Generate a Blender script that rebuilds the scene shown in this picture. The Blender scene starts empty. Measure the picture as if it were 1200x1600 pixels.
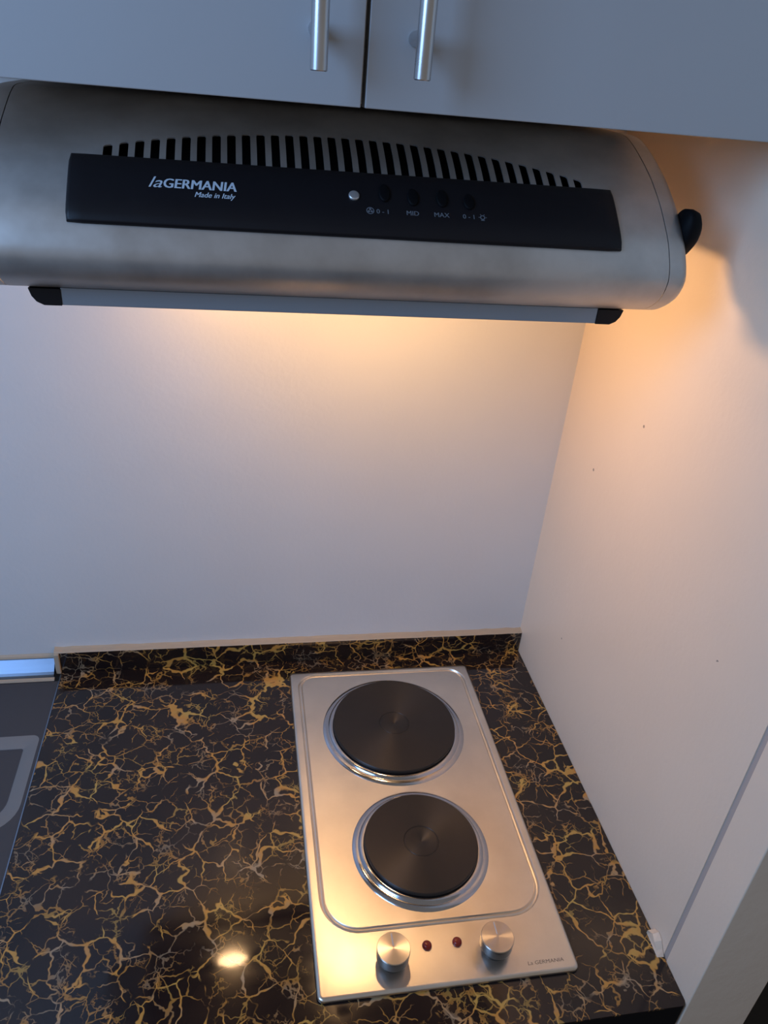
import bpy, bmesh, math, random
import numpy as np
from mathutils import Vector, Matrix

scene = bpy.context.scene
COL = scene.collection
random.seed(4)

# ------------------------------------------------------------------ camera
cam_data = bpy.data.cameras.new('camera')
cam = bpy.data.objects.new('camera', cam_data)
COL.objects.link(cam)
cam.location = (-0.46409, -0.97707, 0.84017)
cam.rotation_euler = (1.048021, -0.081908, -0.166262)
cam_data.sensor_fit = 'VERTICAL'
cam_data.sensor_height = 24.0
cam_data.lens = 1205.14 / 1600 * 24.0
cam_data.clip_start = 0.01
scene.camera = cam

# ------------------------------------------------------------------ world: dim bluish room light
world = bpy.data.worlds.new('room_ambient')
scene.world = world
world.use_nodes = True
wbg = world.node_tree.nodes['Background']
wbg.inputs['Color'].default_value = (1.0, 0.95, 0.91, 1)
wbg.inputs['Strength'].default_value = 0.19

# daylight from the window at the left of the room, behind the viewer
ld = bpy.data.lights.new('window_daylight', 'AREA')
ld.shape = 'RECTANGLE'
ld.size = 0.8
ld.size_y = 1.0
ld.energy = 22.0
ld.color = (0.28, 0.54, 1.0)
lo = bpy.data.objects.new('window_daylight', ld)
COL.objects.link(lo)
lo.location = (-1.62, -1.18, 1.34)
lo.rotation_euler = (Vector((-0.40, -0.34, 0.80)) - lo.location).to_track_quat('-Z', 'Y').to_euler()

vs = scene.view_settings
vs.view_transform = 'Standard'
vs.look = 'None'
vs.exposure = 0.0
vs.gamma = 1.0
vs.use_curve_mapping = False
BULB_STRENGTH = 1.0

# ------------------------------------------------------------------ material helpers
def new_mat(name):
    m = bpy.data.materials.new(name)
    m.use_nodes = True
    nt = m.node_tree
    return m, nt, nt.nodes['Principled BSDF']

def setp(b, **kw):
    for k, v in kw.items():
        k = k.replace('_', ' ')
        if k in b.inputs:
            b.inputs[k].default_value = v

def node(nt, typ, **kw):
    n = nt.nodes.new(typ)
    for k, v in kw.items():
        setattr(n, k, v)
    return n

def math_node(nt, op, a, b=None, c=None, clamp=False):
    n = nt.nodes.new('ShaderNodeMath')
    n.operation = op
    n.use_clamp = clamp
    for i, v in enumerate((a, b, c)):
        if v is None:
            continue
        if isinstance(v, (int, float)):
            n.inputs[i].default_value = v
        else:
            nt.links.new(v, n.inputs[i])
    return n.outputs[0]

def obj_coords(nt, scale=(1, 1, 1)):
    tc = node(nt, 'ShaderNodeTexCoord')
    mp = node(nt, 'ShaderNodeMapping')
    mp.inputs['Scale'].default_value = scale
    nt.links.new(tc.outputs['Object'], mp.inputs['Vector'])
    return mp.outputs['Vector']

def noise(nt, vec, scale, detail=3, rough=0.5):
    n = node(nt, 'ShaderNodeTexNoise')
    n.inputs['Scale'].default_value = scale
    n.inputs['Detail'].default_value = detail
    n.inputs['Roughness'].default_value = rough
    nt.links.new(vec, n.inputs['Vector'])
    return n

def ramp(nt, fac, stops):
    r = node(nt, 'ShaderNodeValToRGB')
    els = r.color_ramp.elements
    while len(els) < len(stops):
        els.new(0.5)
    for e, (p, c) in zip(els, stops):
        e.position = p
        e.color = c if len(c) == 4 else (*c, 1)
    nt.links.new(fac, r.inputs['Fac'])
    return r

def bump(nt, b, height, strength, dist=0.001):
    bp = node(nt, 'ShaderNodeBump')
    bp.inputs['Strength'].default_value = strength
    bp.inputs['Distance'].default_value = dist
    nt.links.new(height, bp.inputs['Height'])
    nt.links.new(bp.outputs['Normal'], b.inputs['Normal'])

def plain(name, col, rough=0.5, metal=0.0, **kw):
    m, nt, b = new_mat(name)
    setp(b, Base_Color=(*col, 1), Roughness=rough, Metallic=metal, **kw)
    v = obj_coords(nt)
    n = noise(nt, v, 60, 3)
    mr = node(nt, 'ShaderNodeMapRange')
    mr.inputs['To Min'].default_value = max(0, rough - 0.05)
    mr.inputs['To Max'].default_value = rough + 0.05
    nt.links.new(n.outputs['Fac'], mr.inputs['Value'])
    nt.links.new(mr.outputs['Result'], b.inputs['Roughness'])
    return m

def wall_paint(name, col, rough=0.32, specks=False, relief=0.22):
    m, nt, b = new_mat(name)
    v = obj_coords(nt)
    n1 = noise(nt, v, 2.5, 4)
    c = ramp(nt, n1.outputs['Fac'], [(0.3, [k * 0.95 for k in col]), (0.7, col)])
    out = c.outputs['Color']
    if specks:
        vo = node(nt, 'ShaderNodeTexVoronoi')
        vo.inputs['Scale'].default_value = 17
        nt.links.new(v, vo.inputs['Vector'])
        wn = noise(nt, v, 9, 0)
        lim = math_node(nt, 'MULTIPLY', math_node(nt, 'GREATER_THAN', wn.outputs['Fac'], 0.57), 0.035)
        dot = math_node(nt, 'LESS_THAN', vo.outputs['Distance'], lim)
        mx = node(nt, 'ShaderNodeMix', data_type='RGBA')
        nt.links.new(math_node(nt, 'MULTIPLY', dot, 0.75), mx.inputs['Factor'])
        nt.links.new(out, mx.inputs[6])
        mx.inputs[7].default_value = (0.12, 0.09, 0.07, 1)
        out = mx.outputs[2]
    nt.links.new(out, b.inputs['Base Color'])
    setp(b, Roughness=rough)
    b.inputs['Specular IOR Level'].default_value = 0.4
    n2 = noise(nt, v, 140, 3)
    n3 = noise(nt, v, 14, 2)
    bump(nt, b, math_node(nt, 'ADD', n2.outputs['Fac'], math_node(nt, 'MULTIPLY', n3.outputs['Fac'], 4.0)), relief, 0.0012)
    return m

def marble(name):
    m, nt, b = new_mat(name)
    v = obj_coords(nt)
    def warped(scale, amt, off):
        n = noise(nt, v, scale, 3, 0.6)
        sub = node(nt, 'ShaderNodeVectorMath', operation='SUBTRACT')
        nt.links.new(n.outputs['Color'], sub.inputs[0])
        sub.inputs[1].default_value = (0.5, 0.5, 0.5)
        sc = node(nt, 'ShaderNodeVectorMath', operation='SCALE')
        nt.links.new(sub.outputs[0], sc.inputs[0])
        sc.inputs['Scale'].default_value = amt
        ad = node(nt, 'ShaderNodeVectorMath', operation='ADD')
        nt.links.new(v, ad.inputs[0])
        nt.links.new(sc.outputs[0], ad.inputs[1])
        ad2 = node(nt, 'ShaderNodeVectorMath', operation='ADD')
        nt.links.new(ad.outputs[0], ad2.inputs[0])
        ad2.inputs[1].default_value = (off, off * 1.7, 0)
        return ad2.outputs[0]
    def veins(vec, scale, thin, thick, nscale, lo, hi, power):
        vo = node(nt, 'ShaderNodeTexVoronoi', feature='DISTANCE_TO_EDGE')
        vo.inputs['Scale'].default_value = scale
        nt.links.new(vec, vo.inputs['Vector'])
        wn = noise(nt, vec, nscale, 2, 0.6)
        mr = node(nt, 'ShaderNodeMapRange')
        mr.inputs['From Min'].default_value = lo
        mr.inputs['From Max'].default_value = hi
        nt.links.new(wn.outputs['Fac'], mr.inputs['Value'])
        w = math_node(nt, 'POWER', mr.outputs['Result'], power)
        w = math_node(nt, 'ADD', math_node(nt, 'MULTIPLY', w, thick), thin)
        on = math_node(nt, 'MULTIPLY', math_node(nt, 'SUBTRACT', wn.outputs['Fac'], lo), 14.0, clamp=True)
        d = math_node(nt, 'DIVIDE', vo.outputs['Distance'], w)
        return math_node(nt, 'MULTIPLY', math_node(nt, 'MULTIPLY', math_node(nt, 'SUBTRACT', 1.0, d, clamp=True), 2.2, clamp=True), on)
    a = veins(warped(20, 0.040, 0.0), 25, 0.017, 0.085, 21, 0.42, 0.75, 2.2)
    c = veins(warped(30, 0.030, 3.1), 40, 0.022, 0.06, 26, 0.44, 0.80, 2.0)
    f = veins(warped(70, 0.018, 7.7), 78, 0.030, 0.12, 24, 0.53, 0.80, 1.5)
    m1 = math_node(nt, 'MAXIMUM', a, math_node(nt, 'MULTIPLY', c, 0.62))
    mask = math_node(nt, 'MAXIMUM', m1, math_node(nt, 'MULTIPLY', f, 0.5))
    hue = noise(nt, v, 22, 3)
    vc = ramp(nt, hue.outputs['Fac'], [(0.36, (0.34, 0.25, 0.16)), (0.50, (0.52, 0.25, 0.055)), (0.66, (0.48, 0.31, 0.08))])
    bn = noise(nt, v, 8, 2)
    bc = ramp(nt, bn.outputs['Fac'], [(0.35, (0.014, 0.009, 0.009)), (0.65, (0.025, 0.015, 0.012))])
    mx = node(nt, 'ShaderNodeMix', data_type='RGBA')
    nt.links.new(mask, mx.inputs['Factor'])
    nt.links.new(bc.outputs['Color'], mx.inputs[6])
    nt.links.new(vc.outputs['Color'], mx.inputs[7])
    nt.links.new(mx.outputs[2], b.inputs['Base Color'])
    sm = noise(nt, obj_coords(nt, (1, 3, 1)), 9, 4)
    rr = ramp(nt, sm.outputs['Fac'], [(0.35, (0.05,) * 3), (0.7, (0.13,) * 3)])
    nt.links.new(rr.outputs['Color'], b.inputs['Roughness'])
    b.inputs['Specular IOR Level'].default_value = 0.5
    return m

def steel(name, col, rough, stretch, aniso=0.0, bump_s=0.05, smudge=0.12, wave=0.0, axis=None, metal=1.0, stain=0.86):
    m, nt, b = new_mat(name)
    if axis:
        t = node(nt, 'ShaderNodeTangent', direction_type='RADIAL', axis=axis)
        nt.links.new(t.outputs['Tangent'], b.inputs['Tangent'])
    v = obj_coords(nt, stretch)
    n = noise(nt, v, 300, 3)
    v2 = obj_coords(nt)
    s = noise(nt, v2, 11, 5, 0.6)
    mr = node(nt, 'ShaderNodeMapRange')
    mr.inputs['From Min'].default_value = 0.3
    mr.inputs['From Max'].default_value = 0.7
    mr.inputs['To Min'].default_value = rough - smudge * 0.5
    mr.inputs['To Max'].default_value = rough + smudge
    nt.links.new(s.outputs['Fac'], mr.inputs['Value'])
    nt.links.new(mr.outputs['Result'], b.inputs['Roughness'])
    c = ramp(nt, s.outputs['Fac'], [(0.3, [k * stain for k in col]), (0.65, col)])
    nt.links.new(c.outputs['Color'], b.inputs['Base Color'])
    setp(b, Metallic=metal, Anisotropic=aniso)
    h = math_node(nt, 'MULTIPLY', n.outputs['Fac'], 0.12)
    if wave:
        w = noise(nt, v2, 13, 1)
        h = math_node(nt, 'ADD', h, math_node(nt, 'MULTIPLY', w.outputs['Fac'], wave))
    bump(nt, b, h, bump_s, 0.002)
    return m

def radial_metal(name, col, rough, metal, aniso):
    m, nt, b = new_mat(name)
    t = node(nt, 'ShaderNodeTangent', direction_type='RADIAL', axis='Z')
    nt.links.new(t.outputs['Tangent'], b.inputs['Tangent'])
    v = obj_coords(nt)
    n = noise(nt, v, 35, 3)
    c = ramp(nt, n.outputs['Fac'], [(0.3, [k * 0.9 for k in col]), (0.7, col)])
    nt.links.new(c.outputs['Color'], b.inputs['Base Color'])
    setp(b, Roughness=rough, Metallic=metal, Anisotropic=aniso)
    b.inputs['Anisotropic Rotation'].default_value = 0.25
    return m

M = dict(
    wall=wall_paint('white_wall_paint', (0.76, 0.74, 0.73), 0.30),
    panel=wall_paint('cream_panel_paint', (0.86, 0.70, 0.55), 0.36, specks=True),
    joint=plain('joint_filler', (0.46, 0.39, 0.35), 0.7),
    marble=marble('black_gold_marble'),
    edge=plain('black_edge', (0.008, 0.007, 0.007), 0.25),
    caulk=wall_paint('cream_caulk', (0.50, 0.39, 0.28), 0.5),
    steel_hob=steel('hob_steel', (0.84, 0.76, 0.67), 0.31, (0.06, 1, 1), 0.35, 0.05, 0.08, 0.3),
    steel_hood=steel('hood_steel', (0.66, 0.62, 0.58), 0.36, (0.03, 1, 1), 0.5, 0.04, 0.10, axis='X', metal=0.74, stain=0.68),
    chrome=steel('ring_chrome', (0.52, 0.52, 0.56), 0.14, (1, 1, 1), 0, 0.0, 0.05),
    bar=steel('handle_steel', (0.62, 0.62, 0.63), 0.28, (1, 1, 0.03), 0.3, 0.03, 0.06),
    alu=steel('aluminium_strip', (0.30, 0.36, 0.46), 0.32, (0.05, 1, 1), 0, 0.1, 0.1, 1.0),
    iron=radial_metal('cast_iron_plate', (0.045, 0.037, 0.033), 0.42, 0.55, 0.75),
    cap=radial_metal('turned_aluminium', (0.72, 0.64, 0.56), 0.30, 1.0, 0.85),
    knob=plain('knob_dark_chrome', (0.16, 0.16, 0.17), 0.2, 0.9),
    red=plain('red_lens', (0.24, 0.022, 0.010), 0.25),
    blackp=plain('black_plastic', (0.007, 0.006, 0.008), 0.45, 0.0, Specular_IOR_Level=0.28),
    void=plain('black_interior', (0.003, 0.003, 0.004), 0.6, 0.0, Specular_IOR_Level=0.12),
    printw=plain('white_print', (0.50, 0.56, 0.62), 0.5),
    printdim=plain('faded_white_print', (0.13, 0.14, 0.16), 0.5),
    printdark=plain('worn_dark_print', (0.16, 0.12, 0.09), 0.5),
    screw=plain('zinc_screw', (0.7, 0.7, 0.7), 0.35, 0.8),
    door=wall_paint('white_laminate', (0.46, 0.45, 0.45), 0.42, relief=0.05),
    carcass=plain('white_melamine', (0.80, 0.79, 0.77), 0.35),
    sink=plain('dark_composite', (0.056, 0.053, 0.058), 0.55),
    sinkwall_lit=plain('lit_composite', (0.20, 0.19, 0.185), 0.55),  # paler copy of the sink colour: light on the slope painted in
    floor=plain('dark_floor', (0.012, 0.011, 0.011), 0.6),
    tray=plain('dark_hood_underside', (0.07, 0.065, 0.06), 0.45, 0.6),
    mesh=steel('filter_mesh', (0.55, 0.53, 0.5), 0.35, (1, 0.05, 1), 0, 0.5),
    visor=plain('grey_visor', (0.30, 0.34, 0.39), 0.25, 0.3),
)
for key, st in (('bulb', 125.0), ('bulb_dim', 60.0)):
    bm_, bnt, bb = new_mat('lit_' + key)
    setp(bb, Base_Color=(1, 0.9, 0.8, 1))
    bb.inputs['Emission Color'].default_value = (1.0, 0.60, 0.29, 1)
    bb.inputs['Emission Strength'].default_value = st * BULB_STRENGTH
    M[key] = bm_

# ------------------------------------------------------------------ object helpers
def link(name, me, mat, parent=None, smooth=False, bevel=0.0):
    o = bpy.data.objects.new(name, me)
    COL.objects.link(o)
    if mat:
        me.materials.append(M[mat] if isinstance(mat, str) else mat)
    if smooth:
        for f in me.polygons:
            f.use_smooth = True
    if parent:
        o.parent = parent
        if parent.get('world_parts'):
            o.matrix_parent_inverse = Matrix.Translation(-Vector(parent.location))
    if bevel:
        md = o.modifiers.new('bevel', 'BEVEL')
        md.width = bevel
        md.segments = 3
        md.limit_method = 'ANGLE'
    return o

def from_data(name, verts, faces, mat, parent=None, smooth=False, bevel=0.0):
    me = bpy.data.meshes.new(name)
    me.from_pydata([tuple(v) for v in verts], [], faces)
    me.update()
    return link(name, me, mat, parent, smooth, bevel)

def from_bm(name, bm, mat, parent=None, smooth=False, bevel=0.0):
    bmesh.ops.recalc_face_normals(bm, faces=bm.faces)
    me = bpy.data.meshes.new(name)
    bm.to_mesh(me)
    bm.free()
    return link(name, me, mat, parent, smooth, bevel)

def add_box(bm, x0, x1, y0, y1, z0, z1):
    vs_ = [bm.verts.new((x, y, z)) for x in (x0, x1) for y in (y0, y1) for z in (z0, z1)]
    for f in ((0, 1, 3, 2), (4, 6, 7, 5), (0, 4, 5, 1), (2, 3, 7, 6), (0, 2, 6, 4), (1, 5, 7, 3)):
        bm.faces.new([vs_[i] for i in f])

def box(name, x0, x1, y0, y1, z0, z1, mat, parent=None, bevel=0.0):
    bm = bmesh.new()
    add_box(bm, x0, x1, y0, y1, z0, z1)
    return from_bm(name, bm, mat, parent, False, bevel)

def add_lathe(bm, prof, cx, cy, n=64, cap_first=False, cap_last=False, axis='Z'):
    rings = []
    for r, z in prof:
        ring = []
        for i in range(n):
            a = 2 * math.pi * i / n
            ring.append(bm.verts.new((cx + r * math.cos(a), cy + r * math.sin(a), z)))
        rings.append(ring)
    for a, b in zip(rings, rings[1:]):
        for i in range(n):
            j = (i + 1) % n
            bm.faces.new((a[i], a[j], b[j], b[i]))
    if cap_first:
        bm.faces.new(rings[0][::-1])
    if cap_last:
        bm.faces.new(rings[-1])

def lathe(name, prof, cx, cy, mat, parent=None, n=64, c0=False, c1=False, smooth=True):
    bm = bmesh.new()
    add_lathe(bm, prof, 0, 0, n, c0, c1)
    o = from_bm(name, bm, mat, parent, smooth)
    o.location = (cx, cy, 0)
    if smooth:
        md = o.modifiers.new('split', 'EDGE_SPLIT')
        md.split_angle = math.radians(38)
    return o

def extrude_x(name, poly, x0, x1, mat, parent=None, bevel=0.0, smooth=False):
    bm = bmesh.new()
    a = [bm.verts.new((x0, y, z)) for y, z in poly]
    b = [bm.verts.new((x1, y, z)) for y, z in poly]
    n = len(poly)
    for i in range(n):
        j = (i + 1) % n
        bm.faces.new((a[i], a[j], b[j], b[i]))
    bm.faces.new(a)
    bm.faces.new(b[::-1])
    return from_bm(name, bm, mat, parent, smooth, bevel)

def tag(o, label, cat, group=None):
    o['label'] = label
    o['category'] = cat
    if group:
        o['group'] = group
    return o

def thing(name, loc, label, cat, rotz=0.0, world_parts=True):
    o = bpy.data.objects.new(name, None)
    COL.objects.link(o)
    o.empty_display_size = 0.05
    o.location = loc
    o.rotation_euler = (0, 0, rotz)
    if world_parts:
        o['world_parts'] = 1
    return tag(o, label, cat)

def struct(o):
    o['kind'] = 'structure'
    return o

def text_verts(body, size, shear=0.0, bold=0.0, sx=1.0, align='LEFT', space=1.0):
    cu = bpy.data.curves.new('lettering', 'FONT')
    cu.body = body
    cu.size = size
    cu.shear = shear
    cu.offset = bold
    cu.align_x = align
    cu.space_character = space
    cu.resolution_u = 3
    o = bpy.data.objects.new('lettering', cu)
    COL.objects.link(o)
    dg = bpy.context.evaluated_depsgraph_get()
    me = bpy.data.meshes.new_from_object(o.evaluated_get(dg))
    vv = [(v.co.x * sx, v.co.y) for v in me.vertices]
    ff = [tuple(p.vertices) for p in me.polygons]
    bpy.data.objects.remove(o)
    bpy.data.curves.remove(cu)
    bpy.data.meshes.remove(me)
    return vv, ff

# ================================================================== setting
ZC = 0.8129          # underside of the wall cabinet
FLOOR = -0.90
struct(box('floor', -2.6, 1.6, -3.0, 0.12, FLOOR - 0.05, FLOOR, 'floor'))
struct(box('wall_back', -2.6, 1.6, -0.007, 0.12, FLOOR, 1.75, 'wall'))
struct(box('wall_right', 0.0, 0.087, -0.5425, -0.007, FLOOR, 1.75, 'panel'))
struct(box('trim_1', 0.0, 0.087, -0.5975, -0.5490, FLOOR, 1.75, 'panel', bevel=0.0012))
struct(box('trim_2', 0.0010, 0.086, -0.5490, -0.5425, FLOOR, 1.75, 'joint'))
# sealant bead on top of the backsplash and at its left end
bm = bmesh.new()
rnd = random.Random(2)
segs = 60
rows = []
for i in range(segs + 1):
    x = -0.7425 + (0.7425) * i / segs
    j = rnd.uniform(-0.0008, 0.0008)
    k = rnd.uniform(-0.0007, 0.0007)
    rows.append([bm.verts.new((x, y, z)) for y, z in ((-0.0186 + j * 0.4, 0.0379), (-0.0165 + j, 0.0392 + k), (-0.011, 0.0398 + k), (-0.007, 0.0412 + j), (-0.007, 0.0379))])
for a, b in zip(rows, rows[1:]):
    for i in range(5):
        bm.faces.new((a[i], a[(i + 1) % 5], b[(i + 1) % 5], b[i]))
bm.faces.new(rows[0])
bm.faces.new(rows[-1][::-1])
struct(from_bm('trim_3', bm, 'caulk'))
struct(box('trim_4', -0.7425, -0.7349, -0.0225, -0.007, 0.0002, 0.0379, 'caulk', bevel=0.0015))

# ================================================================== base cabinet, counter, splash
base = thing('base_cabinet', (-0.75, -0.30, FLOOR), 'white base cabinet under the black marbled countertop', 'cabinet')
box('carcass', -1.50, -0.002, -0.560, -0.009, FLOOR + 0.10, -0.0401, 'door', base)
box('toe_kick', -1.50, -0.002, -0.520, -0.009, FLOOR, FLOOR + 0.10, 'edge', base)
for i in range(4):
    w = 1.498 / 4
    d = box('door', -1.50 + i * w + 0.0015, -1.50 + (i + 1) * w - 0.0015, -0.579, -0.5605, FLOOR + 0.105, -0.044, 'door', base, 0.001)
    bm = bmesh.new()
    xx = -1.50 + (i + (0.86 if i % 2 == 0 else 0.14)) * w
    add_box(bm, xx - 0.006, xx + 0.006, -0.612, -0.600, -0.30, -0.10)
    add_box(bm, xx - 0.004, xx + 0.004, -0.601, -0.5785, -0.285, -0.275)
    add_box(bm, xx - 0.004, xx + 0.004, -0.601, -0.5785, -0.125, -0.115)
    from_bm('handle', bm, 'bar', d, False, 0.003)

ct = thing('countertop', (-0.367, -0.30, -0.04), 'glossy black countertop with gold veins under the electric hob', 'countertop')
bm = bmesh.new()
cpoly = [(-0.7346, -0.0075), (-0.0005, -0.0075), (-0.0005, -0.592), (-0.004, -0.597), (-0.7346, -0.597)]
a = [bm.verts.new((x, y, -0.0020)) for x, y in cpoly]
b = [bm.verts.new((x, y, 0.0)) for x, y in cpoly]
for i in range(5):
    bm.faces.new((a[i], a[(i + 1) % 5], b[(i + 1) % 5], b[i]))
bm.faces.new(a)
bm.faces.new(b)
from_bm('marbled_surface', bm, 'marble', ct)
bm = bmesh.new()
a = [bm.verts.new((x, y, -0.0400)) for x, y in cpoly]
b = [bm.verts.new((x, y, -0.0021)) for x, y in cpoly]
for i in range(5):
    bm.faces.new((a[i], a[(i + 1) % 5], b[(i + 1) % 5], b[i]))
bm.faces.new(a)
bm.faces.new(b)
o = from_bm('core', bm, 'edge', ct)
o['label'] = 'plain black front edge of the countertop'

tag(box('backsplash', -0.7346, -0.0005, -0.0189, -0.0075, 0.0002, 0.0378, 'marble', bevel=0.0008),
    'low black marbled backsplash strip along the back wall', 'backsplash')

# chip of white sealant standing where counter meets the right panel
bm = bmesh.new()
pr = [(-0.5160, 0.0003), (-0.5180, 0.0100), (-0.525, 0.0150), (-0.5330, 0.0125), (-0.539, 0.0052), (-0.5450, 0.0003)]
a = [bm.verts.new((-0.0006, y, z)) for y, z in pr]
b = [bm.verts.new((-0.0075 - 0.0015 * (i % 2), y * 0.999, z * 0.8 + 0.00006)) for i, (y, z) in enumerate(pr)]
for i in range(6):
    bm.faces.new((a[i], a[(i + 1) % 6], b[(i + 1) % 6], b[i]))
bm.faces.new(a)
bm.faces.new(b[::-1])
tag(from_bm('sealant_chip', bm, 'panel'), 'small white lump of sealant at the right edge of the countertop', 'sealant')

# joint strip between slab and sink
tag(box('joint_strip', -0.7362, -0.7348, -0.597, -0.0235, -0.030, 0.0006, 'alu'),
    'thin pale metal strip between dark sink top and marbled countertop', 'strip')

# ================================================================== sink top at the left
sk = thing('sink', (-1.10, -0.30, -0.035), 'dark grey composite sink top left of the marbled countertop', 'sink')
def rrect(x0, x1, y0, y1, rs, n=8):
    # corners order: (x1,y1) back-right, (x0,y1) back-left, (x0,y0) front-left, (x1,y0) front-right
    pts = []
    cs = [(x1, y1, -1, -1, 0), (x0, y1, 1, -1, 90), (x0, y0, 1, 1, 180), (x1, y0, -1, 1, 270)]
    for (cx, cy, sx, sy, a0), r in zip(cs, rs):
        for k in range(n + 1):
            t = math.radians(a0 + 90 * k / n)
            pts.append((cx + sx * r + r * math.cos(t), cy + sy * r + r * math.sin(t)))
    return pts
def loops_mesh(loops, cap_last=True, cap_first=False):
    bm = bmesh.new()
    rings = [[bm.verts.new(p) for p in lp] for lp in loops]
    n = len(rings[0])
    for a, b in zip(rings, rings[1:]):
        for i in range(n):
            j = (i + 1) % n
            bm.faces.new((a[i], a[j], b[j], b[i]))
    if cap_last:
        bm.faces.new(rings[-1])
    if cap_first:
        bm.faces.new(rings[0][::-1])
    return bm
zt = -0.0008
def lp(x0, x1, y0, y1, rs, z):
    return [(x, y, z) for x, y in rrect(x0, x1, y0, y1, rs)]
OUT = (-1.50, -0.7364, -0.597, -0.0366)
bm = loops_mesh([lp(*OUT, (0.001,) * 4, -0.035), lp(*OUT, (0.001,) * 4, zt),
                 lp(-1.15, -0.7408, -0.303, -0.1445, (0.010, 0.02, 0.03, 0.042), zt)], cap_last=False, cap_first=False)
from_bm('deck', bm, 'sink', sk)
bm = loops_mesh([lp(-1.15, -0.7408, -0.303, -0.1445, (0.010, 0.02, 0.03, 0.042), zt),
                 lp(-1.135, -0.7455, -0.297, -0.1490, (0.009, 0.02, 0.03, 0.040), zt - 0.0012),
                 lp(-1.130, -0.7600, -0.282, -0.1610, (0.004, 0.02, 0.03, 0.034), zt - 0.0075)], cap_last=False)
o = from_bm('recess_wall', bm, 'sinkwall_lit', sk, True)
o['label'] = 'sloping edge of the recess, painted paler as if catching light'
bm = loops_mesh([lp(-1.130, -0.7600, -0.282, -0.1610, (0.004, 0.02, 0.03, 0.034), zt - 0.0075),
                 lp(-1.127, -0.7612, -0.281, -0.1622, (0.004, 0.02, 0.03, 0.034), zt - 0.0080)])
from_bm('recess_floor', bm, 'sink', sk)

# metal profile closing the gap behind the sink
ms = thing('metal_strip', (-1.12, -0.018, 0.0), 'shiny aluminium profile with cream sealant along wall behind the sink', 'metal strip')
extrude_x('profile', [(-0.031, 0.0005), (-0.029, 0.0060), (-0.0255, 0.0085), (-0.010, 0.0215), (-0.0085, 0.0245), (-0.0078, 0.0245), (-0.0078, 0.0005)], -1.50, -0.7440, 'alu', ms)
extrude_x('lower_sealant', [(-0.0366, 0.0), (-0.0352, 0.0028), (-0.0315, 0.0030), (-0.0312, 0.0)], -1.50, -0.7427, 'caulk', ms)
extrude_x('upper_sealant', [(-0.0115, 0.0247), (-0.0100, 0.0275), (-0.0073, 0.0300), (-0.0073, 0.0247)], -1.50, -0.7427, 'caulk', ms)

# ================================================================== wall cabinet
wc = thing('wall_cabinet', (-0.371, -0.17, ZC), 'white two-door wall cabinet mounted above the range hood', 'cabinet')
box('carcass', -0.742, -0.0005, -0.3205, -0.0075, ZC + 0.002, 1.55, 'carcass', wc)
GX = -0.3709
for x0, x1, hx in ((-0.742, GX - 0.0016, -0.4078), (GX + 0.0016, -0.0012, -0.3358)):
    d = box('door', x0, x1, -0.3400, -0.3215, ZC, 1.55, 'door', wc, 0.0008)
    bm = bmesh.new()
    def vcyl(bm, x, y, r, z0, z1, n=20):
        rings = [[bm.verts.new((x + rr * math.cos(2 * math.pi * i / n), y + rr * math.sin(2 * math.pi * i / n), z)) for i in range(n)]
                 for rr, z in ((r * 0.9, z0), (r, z0 + 0.0006), (r, z1 - 0.0006), (r * 0.9, z1))]
        for a, b in zip(rings, rings[1:]):
            for i in range(n):
                bm.faces.new((a[i], a[(i + 1) % n], b[(i + 1) % n], b[i]))
        bm.faces.new(rings[0][::-1])
        bm.faces.new(rings[-1])
    def ycyl(bm, x, z, r, y0, y1, n=16):
        rings = [[bm.verts.new((x + r * math.cos(2 * math.pi * i / n), y, z + r * math.sin(2 * math.pi * i / n))) for i in range(n)] for y in (y0, y1)]
        for i in range(n):
            bm.faces.new((rings[0][i], rings[0][(i + 1) % n], rings[1][(i + 1) % n], rings[1][i]))
        bm.faces.new(rings[0])
        bm.faces.new(rings[1][::-1])
    vcyl(bm, hx, -0.3750, 0.0060, 0.8345, 1.0240)
    ycyl(bm, hx, 0.8597, 0.0052, -0.3720, -0.3398)
    ycyl(bm, hx, 0.9897, 0.0052, -0.3720, -0.3398)
    h = from_bm('handle', bm, 'bar', d, True)
    h['label'] = 'vertical brushed steel bar handle'
    md = h.modifiers.new('split', 'EDGE_SPLIT')
    md.split_angle = math.radians(40)

# ================================================================== range hood
PROF = [(-.008, .803), (-.08, .803), (-.16, .8028), (-.188, .802), (-.2027, .7986), (-.2197, .7923), (-.2421, .7824), (-.263, .7718),
        (-.2839, .7583), (-.2949, .7503), (-.3178, .7303), (-.3287, .7166), (-.3346, .7068), (-.3376, .6971), (-.3341, .6849),
        (-.3255, .6748), (-.3062, .6635), (-.29, .6600)]
def catmull(pts, per=8):
    P = [np.array(q, float) for q in pts]
    P = [2 * P[0] - P[1]] + P + [2 * P[-1] - P[-2]]
    out = []
    for i in range(1, len(P) - 2):
        p0, p1, p2, p3 = P[i - 1:i + 3]
        for k in range(per):
            t = k / per
            out.append(0.5 * (2 * p1 + (p2 - p0) * t + (2 * p0 - 5 * p1 + 4 * p2 - p3) * t * t + (3 * p1 - p0 - 3 * p2 + p3) * t ** 3))
    out.append(P[-2])
    return np.array(out)
FINE = catmull(PROF)
for _ in range(3):
    FINE[1:-1] = 0.25 * FINE[:-2] + 0.5 * FINE[1:-1] + 0.25 * FINE[2:]
SL = np.r_[0, np.cumsum(np.linalg.norm(np.diff(FINE, axis=0), axis=1))]
SL = SL + 0.008       # arc length is counted from the plane y = 0
SMAX = float(SL[-1])
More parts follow.
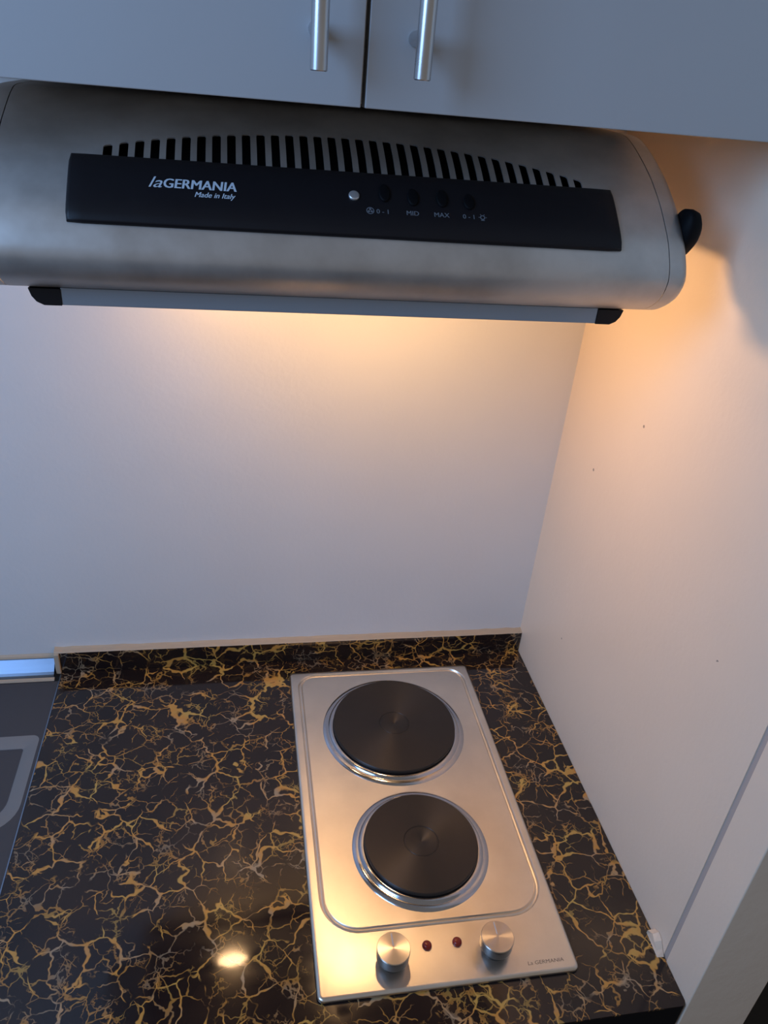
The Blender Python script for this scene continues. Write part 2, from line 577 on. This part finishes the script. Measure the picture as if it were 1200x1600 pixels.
def psurf(s, off=0.0):
    s = min(max(s, 0.008), SMAX)
    y = float(np.interp(s, SL, FINE[:, 0])); z = float(np.interp(s, SL, FINE[:, 1]))
    e = 0.004
    s0, s1 = max(s - e, 0.008), min(s + e, SMAX)
    if s1 - s0 < e:
        s0, s1 = 0.008, 0.012
    ty = float(np.interp(s1, SL, FINE[:, 0]) - np.interp(s0, SL, FINE[:, 0]))
    tz = float(np.interp(s1, SL, FINE[:, 1]) - np.interp(s0, SL, FINE[:, 1]))
    l = math.hypot(ty, tz)
    # tangent runs forward/down; outward normal is up/forward
    ny, nz = tz / l, -ty / l
    return y + ny * off, z + nz * off

HX0, HX1 = -0.668, -0.068
SEAM = 0.021
hood = thing('range_hood', (-0.368, -0.17, 0.6575), 'stainless steel range hood with black control panel under the white cabinet', 'range hood')

NS = 34
xs_c = [-0.5642 + i * (0.4004 / (NS - 1)) for i in range(NS)]
HW, RC = 0.0035, 0.0013
xe = [(HX0 + SEAM + 0.0004, 'o')]
cols_slot = set()
edges = [HX0 + SEAM + 0.0004]
low = [0.0]
for c in xs_c:
    for dx, l in ((-HW, RC), (-HW + RC, 0), (HW - RC, 0), (HW, RC)):
        edges.append(c + dx)
        low.append(l)
    k = len(edges)
    cols_slot.update((k - 4, k - 3, k - 2))
edges.append(HX1 - SEAM - 0.0004)
low.append(0.0)
def stop(x):
    return 0.2402 + 0.896 * (x + 0.367) ** 2
verts, faces = [], []
rows_a = [0.008, 0.05, 0.10, 0.15] + [0.165 + 0.0065 * k for k in range(11)]      # up to 0.23
rows_c = [0.300 + (SMAX - 0.300) * k / 26 for k in range(27)]
colidx = []
for x, l in zip(edges, low):
    st = min(stop(x) + l, 0.2915)
    sv = list(rows_a) + [0.23 + (st - 0.23) * t for t in (0.34, 0.67)] + [st + (0.300 - st) * t for t in (0, 0.25, 0.5, 0.75)] + rows_c
    ids = []
    for s in sv:
        y, z = psurf(s)
        ids.append(len(verts))
        verts.append((x, y, z))
    colidx.append(ids)
hole0 = len(rows_a) + 2
hole1 = hole0 + 4
for ci in range(len(edges) - 1):
    A, B = colidx[ci], colidx[ci + 1]
    for r in range(len(A) - 1):
        if ci in cols_slot and hole0 <= r < hole1:
            continue
        faces.append((A[r], A[r + 1], B[r + 1], B[r]))
shell = from_data('shell', verts, faces, 'steel_hood', hood, True)
shell['label'] = 'brushed stainless steel shell with a row of vent slots'
md = shell.modifiers.new('thickness', 'SOLIDIFY')
md.thickness = 0.0012
md.offset = -1
md = shell.modifiers.new('split', 'EDGE_SPLIT')
md.split_angle = math.radians(40)

# end caps with rounded outer edge
def end_cap(xin, xout):
    R = 0.011
    sgn = 1 if xout > xin else -1
    bm = bmesh.new()
    svals = [0.008 + (SMAX - 0.008) * k / 60 for k in range(61)]
    rings = []
    ds = [(0.0, 0.0)]
    L = abs(xout - xin)
    for k in range(7):
        a = math.pi / 2 * k / 6
        ds.append((L - R + R * math.sin(a), R - R * math.cos(a)))
    for d, ins in ds:
        ring = [bm.verts.new((xin + sgn * d, *psurf(s, -ins if s > 0.12 else -ins * s / 0.12))) for s in svals]
        ring.append(bm.verts.new((xin + sgn * d, -0.272, 0.6680 + ins * 0.5)))  # unseen underside stepped up, shaped to let lamp light reach the right wall
        ring.append(bm.verts.new((xin + sgn * d, -0.250, 0.6900 + ins * 0.5)))
        ring.append(bm.verts.new((xin + sgn * d, -0.008, 0.6900 + ins * 0.5)))
        rings.append(ring)
    n = len(rings[0])
    for a, b in zip(rings, rings[1:]):
        for i in range(n):
            j = (i + 1) % n
            bm.faces.new((a[i], a[j], b[j], b[i]))
    bm.faces.new(rings[0])
    bm.faces.new(rings[-1][::-1])
    o = from_bm('end_cap', bm, 'steel_hood', hood, True)
    e = o.modifiers.new('split', 'EDGE_SPLIT')
    e.split_angle = math.radians(50)
end_cap(HX1 - SEAM + 0.0004, HX1)
end_cap(HX0 + SEAM - 0.0004, HX0)

# black sheet added behind the vent slots to stand for the shade inside
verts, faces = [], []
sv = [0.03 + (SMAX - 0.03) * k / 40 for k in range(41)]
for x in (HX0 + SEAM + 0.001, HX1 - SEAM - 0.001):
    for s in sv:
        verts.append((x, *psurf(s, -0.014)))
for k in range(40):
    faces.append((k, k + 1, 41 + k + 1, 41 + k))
o = from_data('slot_shade_sheet', verts, faces, 'void', hood, True)
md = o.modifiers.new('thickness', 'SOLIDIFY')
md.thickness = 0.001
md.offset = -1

# black control panel, following the curved front
PX0, PX1, PS0, PS1 = -0.5918, -0.1345, 0.2905, 0.3535
def panel_mesh():
    bm = bmesh.new()
    def outline(ins, off):
        pts = rrect(PX0 + ins, PX1 - ins, -(PS1 - ins), -(PS0 + ins), (0.004, 0.004, 0.003, 0.003), 4)
        return pts, off
    nx, ns = 46, 10
    grid = []
    T = 0.0040
    xs = [PX0 + 0.003 + (PX1 - PX0 - 0.006) * i / nx for i in range(nx + 1)]
    ss = [PS0 + 0.002 + (PS1 - PS0 - 0.004) * i / ns for i in range(ns + 1)]
    for i, x in enumerate(xs):
        colv = []
        for j, s in enumerate(ss):
            colv.append(bm.verts.new((x, *psurf(s, T))))
        grid.append(colv)
    for i in range(nx):
        for j in range(ns):
            bm.faces.new((grid[i][j], grid[i][j + 1], grid[i + 1][j + 1], grid[i + 1][j]))
    # border ring down to the shell
    border = [(xs[0], ss[j], -1, 0) for j in range(ns + 1)]
    loop = [(0, j) for j in range(ns)] + [(i, ns) for i in range(nx)] + [(nx, j) for j in range(ns, 0, -1)] + [(i, 0) for i in range(nx, 0, -1)]
    prev = [grid[i][j] for i, j in loop]
    for grow, off in ((0.6, T - 0.0006), (1.0, T - 0.0022), (1.0, -0.0012)):
        cur = []
        for i, j in loop:
            x = xs[i] + (-0.003 if i == 0 else 0.003 if i == nx else 0) * grow * (0.72 if j in (0, ns) else 1)
            s = ss[j] + (-0.002 if j == 0 else 0.002 if j == ns else 0) * grow * (0.72 if i in (0, nx) else 1)
            cur.append(bm.verts.new((x, *psurf(s, off))))
        n = len(loop)
        for k in range(n):
            bm.faces.new((prev[k], prev[(k + 1) % n], cur[(k + 1) % n], cur[k]))
        prev = cur
    return bm
panel = from_bm('control_panel', panel_mesh(), 'blackp', hood, True)
panel['label'] = 'long black plastic control panel with white lettering'
md = panel.modifiers.new('split', 'EDGE_SPLIT')
md.split_angle = math.radians(50)

PT = 0.0042
def panel_text(name, body, x, s, size, mat, shear=0.0, bold=0.0, sx=1.0, align='LEFT', fit=None, space=1.0):
    vv, ff = text_verts(body, size, shear, 0.0, sx, align, space)
    if fit:
        w = max(v[0] for v in vv) - min(v[0] for v in vv)
        m0 = min(v[0] for v in vv)
        vv = [((v[0] - m0) * fit / w, v[1]) for v in vv]
    n0 = len(vv)
    if bold:                                    # heavier strokes: a second pass of the letters, slightly shifted
        vv = vv + [(tx + bold, ty) for tx, ty in vv]
        ff = ff + [tuple(i + n0 for i in f) for f in ff]
    vs3 = [(x + tx, *psurf(s - ty, PT + (0.0001 if i < n0 else 0.00013))) for i, (tx, ty) in enumerate(vv)]
    return from_data(name, vs3, ff, mat, panel)
panel_text('brand_lettering', 'la', -0.5310, 0.3212, 0.0150, 'printw', 0.35, 0.0, 0.7, fit=0.0105)
panel_text('brand_lettering', 'GERMANIA', -0.5198, 0.3210, 0.0128, 'printw', 0.12, 0.0007, 1.0, fit=0.0558)
panel_text('origin_lettering', 'Made in Italy', -0.4960, 0.3282, 0.0070, 'printw', 0.32, 0.00025, 1.0, fit=0.0316)
panel_text('switch_lettering', '0 - 1', -0.3454, 0.3335, 0.0060, 'printdim', 0, 0.0002, 1.0, 'CENTER')
panel_text('switch_lettering', 'MID', -0.3205, 0.3335, 0.0062, 'printdim', 0, 0.0002, 1.0, 'CENTER')
panel_text('switch_lettering', 'MAX', -0.2958, 0.3335, 0.0062, 'printdim', 0, 0.0002, 1.0, 'CENTER')
panel_text('switch_lettering', '0 - 1', -0.2720, 0.3335, 0.0060, 'printdim', 0, 0.0002, 1.0, 'CENTER')

def panel_patch(name, polys, mat):
    verts, faces = [], []
    for poly in polys:
        b0 = len(verts)
        for x, s in poly:
            verts.append((x, *psurf(s, PT + 0.0001)))
        faces.append(tuple(range(b0, b0 + len(poly))))
    return from_data(name, verts, faces, mat, panel)
def ring_polys(cx, cs, r0, r1, n=20, a0=0, a1=360):
    out = []
    for i in range(n):
        a, b = math.radians(a0 + (a1 - a0) * i / n), math.radians(a0 + (a1 - a0) * (i + 1) / n)
        out.append([(cx + r * math.cos(t), cs - r * math.sin(t)) for r, t in ((r0, a), (r1, a), (r1, b), (r0, b))])
    return out
fan = ring_polys(-0.3560, 0.3312, 0.0026, 0.0033)
for k in range(3):
    a = math.radians(90 + 120 * k)
    cx, cs = -0.3560 + 0.0014 * math.cos(a), 0.3312 - 0.0014 * math.sin(a)
    fan += [[(cx + 0.0010 * math.cos(t), cs - 0.0010 * math.sin(t)) for t in (2 * math.pi * i / 10 for i in range(10))]]
panel_patch('fan_symbol', fan, 'printdim')
lampsym = ring_polys(-0.2602, 0.3315, 0.0014, 0.0022, 16)
for a_ in (0, 60, 120, 180):
    a = math.radians(a_)
    px_, ps_ = -math.sin(a), math.cos(a)
    lampsym.append([(-0.2602 + r * math.cos(a) + w * px_, 0.3315 - (r * math.sin(a) + w * ps_)) for r, w in ((0.0025, -0.0003), (0.0036, -0.0003), (0.0036, 0.0003), (0.0025, 0.0003))])
lampsym.append([(-0.2618, 0.3346), (-0.2618, 0.3338), (-0.2586, 0.3338), (-0.2586, 0.3346)])
panel_patch('lamp_symbol', lampsym, 'printdim')

def panel_dome(name, x, s, rx, rs, h, mat, seed_flat=0.6):
    bm = bmesh.new()
    rings = []
    for k, (f, zz) in enumerate(((1.0, -0.001), (1.0, h * 0.55), (0.93, h * 0.85), (0.75, h), (0.0, h * 1.04))):
        if f == 0:
            break
        rings.append([bm.verts.new((x + rx * f * math.cos(a), *psurf(s + rs * f * math.sin(a), PT + zz))) for a in (2 * math.pi * i / 24 for i in range(24))])
    for a, b in zip(rings, rings[1:]):
        for i in range(24):
            bm.faces.new((a[i], a[(i + 1) % 24], b[(i + 1) % 24], b[i]))
    bm.faces.new(rings[-1])
    o = from_bm(name, bm, mat, panel, True)
    return o
for x, s, rs in ((-0.3432, 0.3132, 0.0088), (-0.3192, 0.3158, 0.0085), (-0.2942, 0.3150, 0.0088), (-0.2708, 0.3168, 0.0078)):
    panel_dome('push_button', x, s, 0.0049, rs, 0.0018, 'void')['label'] = 'oval black push button'
sc_ = panel_dome('screw', -0.3687, 0.3175, 0.0045, 0.0045, 0.0016, 'screw')
sc_['label'] = 'round zinc screw head'

# underside: tray, visor, filter, lamp
box('underside_tray', HX0 + SEAM, HX1 - SEAM, -0.2700, -0.009, 0.6900, 0.6940, 'tray', hood)
VX0, VX1 = -0.6080, -0.1300
vis = box('visor', VX0, VX1, -0.2985, -0.2880, 0.6465, 0.6610, 'visor', hood, 0.0006)
vis['label'] = 'grey pull-out visor strip'
for xa, xb in ((VX0, -0.6330), (VX1, -0.1045)):
    bm = bmesh.new()
    sg = 1 if xb > xa else -1
    W_ = abs(xb - xa)
    pts = [(0, 0.6462), (W_ * 0.55, 0.6462), (W_ * 0.78, 0.6490), (W_ * 0.92, 0.6535), (W_, 0.6600), (0, 0.6600)]
    a = [bm.verts.new((xa + sg * d, -0.2992, z)) for d, z in pts]
    b = [bm.verts.new((xa + sg * d, -0.2750, z)) for d, z in pts]
    for i in range(6):
        bm.faces.new((a[i], a[(i + 1) % 6], b[(i + 1) % 6], b[i]))
    bm.faces.new(a)
    bm.faces.new(b[::-1])
    from_bm('visor_end', bm, 'blackp', vis)
bm = bmesh.new()
add_box(bm, -0.445, -0.290, -0.130, -0.045, 0.6600, 0.6624)
for k in range(15):
    add_box(bm, -0.442 + k * 0.01, -0.437 + k * 0.01, -0.128, -0.047, 0.6585, 0.6601)
add_box(bm, -0.445, -0.440, -0.130, -0.045, 0.6620, 0.6902)
add_box(bm, -0.295, -0.290, -0.130, -0.045, 0.6620, 0.6902)
from_bm('grease_filter', bm, 'mesh', hood)
def lamp(pos, rot, k, mat):
    for name, prof, mt in (('lamp_socket', [(0.0135, -0.030), (0.0135, -0.002), (0.010, 0.0)], 'blackp'),
                           ('light_bulb', [(0.009, 0.0), (0.010, 0.008), (0.0165, 0.024), (0.0175, 0.036), (0.015, 0.052), (0.010, 0.064), (0.004, 0.074), (0.0012, 0.079)], mat)):
        bm = bmesh.new()
        add_lathe(bm, [(r * k, z * k) for r, z in prof], 0, 0, 24, True, True)
        bmesh.ops.transform(bm, verts=bm.verts, matrix=Matrix.Translation(pos) @ rot)
        o = from_bm(name, bm, mt, hood, True)
        if name == 'light_bulb':
            o['label'] = 'glowing warm bulb under the hood'
lamp((-0.515, -0.110, 0.6560), Matrix.Rotation(math.radians(90), 4, 'Y'), 0.70, 'bulb_dim')
lamp((-0.290, -0.207, 0.6440), Matrix.Rotation(math.radians(-90), 4, 'X'), 1.0, 'bulb')

# black grip on the right end of the hood
bm = bmesh.new()
rings = []
for f, h in ((1.0, -0.002), (1.0, 0.004), (0.90, 0.010), (0.62, 0.0145), (0.3, 0.0160)):
    rings.append([bm.verts.new((HX1 - 0.001 + h, -0.3005 + 0.0165 * f * math.cos(a) - 0.010 * f * math.sin(a) * 0.6, 0.7315 + 0.0225 * f * math.sin(a))) for a in (2 * math.pi * i / 28 for i in range(28))])
for a, b in zip(rings, rings[1:]):
    for i in range(28):
        bm.faces.new((a[i], a[(i + 1) % 28], b[(i + 1) % 28], b[i]))
bm.faces.new(rings[-1])
bm.faces.new(rings[0][::-1])
g = from_bm('side_knob', bm, 'void', hood, True)
g['label'] = 'black rounded knob on the end of the hood'

# ================================================================== electric hob
hob = thing('electric_hob', (-0.39204, -0.54837, 0.0002), 'two-plate stainless steel electric hob set in the marbled countertop', 'hob', -0.002235, world_parts=False)
HWD, HD, HT = 0.288, 0.4968, 0.0058
def ring_loop(x0, x1, y0, y1, rs, z):
    return [(x, y, z) for x, y in rrect(x0, x1, y0, y1, rs, 10)]
GX0, GX1, GY0, GY1 = 0.0148, 0.2742, 0.0703, 0.4860
def gl(d, z):
    return ring_loop(GX0 + d, GX1 - d, GY0 + d, GY1 - d, tuple(max(r - d, 0.004) for r in (0.024, 0.024, 0.042, 0.042)), z)
def ol(d, z, r=0.007):
    return ring_loop(d, HWD - d, d, HD - d, (max(r - d, 0.001),) * 4, z)
bm = loops_mesh([ol(0.0015, 0.0008), ol(0.0, 0.0012), ol(0.0, 0.0032), ol(0.0008, 0.0046), ol(0.0024, HT - 0.0002), ol(0.0045, HT),
                 gl(-0.0055, HT), gl(-0.0034, HT), gl(-0.0028, HT - 0.0004), gl(-0.0014, HT - 0.0030), gl(0.0, HT - 0.0035), gl(0.0014, HT - 0.0030), gl(0.0028, HT - 0.0004), gl(0.0034, HT), gl(0.0055, HT)], True, False)
sheet = from_bm('top_sheet', bm, 'steel_hob', hob, True)
sheet['label'] = 'pressed stainless steel sheet with a groove around the plates'
md = sheet.modifiers.new('split', 'EDGE_SPLIT')
md.split_angle = math.radians(30)
box('seal', 0.004, HWD - 0.004, 0.004, HD - 0.004, 0.0, 0.0012, 'void', hob)

for cx, cy, R in ((0.1441, 0.3655, 0.0885), (0.1430, 0.1674, 0.0706)):
    z = HT
    rg = lathe('spill_ring', [(R + 0.0147, z - 0.0002), (R + 0.0140, z + 0.0004), (R + 0.0085, z + 0.0030), (R + 0.0078, z + 0.0029), (R + 0.0070, z + 0.0032),
                         (R + 0.0060, z + 0.0046), (R + 0.0040, z + 0.0058), (R + 0.0015, z + 0.0062), (R - 0.0005, z + 0.0058), (R - 0.004, z + 0.0045)], cx, cy, 'chrome', hob, 96)
    t = z + 0.0122
    pl = lathe('hot_plate', [(R - 0.0035, z + 0.004), (R - 0.0010, z + 0.0060), (R, z + 0.0075), (R, t - 0.0010), (R - 0.0010, t),
                        (0.0222, t), (0.0216, t - 0.0007), (0.0208, t - 0.0007), (0.0202, t - 0.0002), (0.0022, t - 0.0004), (0.0015, t - 0.0009)], cx, cy, 'iron', hob, 96, False, True)
    pl['label'] = 'larger dark cast iron hot plate' if R > 0.08 else 'smaller dark cast iron hot plate'

for cx, cy in ((0.0832, 0.0325), (0.1990, 0.0320)):
    z = HT
    k = lathe('control_knob', [(0.0125, z), (0.0135, z + 0.001), (0.0150, z + 0.006), (0.0178, z + 0.0105), (0.0180, z + 0.012), (0.0180, z + 0.0240)], cx, cy, 'knob', hob, 64, True, True)
    k['label'] = 'round knob with dark chrome side and brushed top'
    cp = lathe('knob_cap', [(0.0181, z + 0.0232), (0.0181, z + 0.0240), (0.0176, z + 0.0246), (0.0010, z + 0.0248)], 0, 0, 'cap', k, 64, False, True)
    pm = box('pointer_mark', -0.0005, 0.0005, 0.0025, 0.0160, z + 0.02465, z + 0.02495, 'printw', k)

for cx in (0.1248, 0.1592):
    z = HT
    o = lathe('indicator_lamp', [(0.0052, z - 0.0002), (0.0054, z + 0.0008), (0.0050, z + 0.0026), (0.0036, z + 0.0040), (0.0016, z + 0.0046)], cx, 0.0445, 'red', hob, 28, False, True)
    o['label'] = 'small red indicator lens'

vv, ff = text_verts('La GERMANIA', 0.0058, 0.1, -0.00002)
w = max(v[0] for v in vv)
from_data('brand_lettering', [(0.2310 + tx * 0.042 / w, 0.0105 + ty + tx * 0.0, HT + 0.00012) for tx, ty in vv], ff, 'printdark', sheet)

for o in list(COL.objects):
    if 'world_parts' in o:
        del o['world_parts']
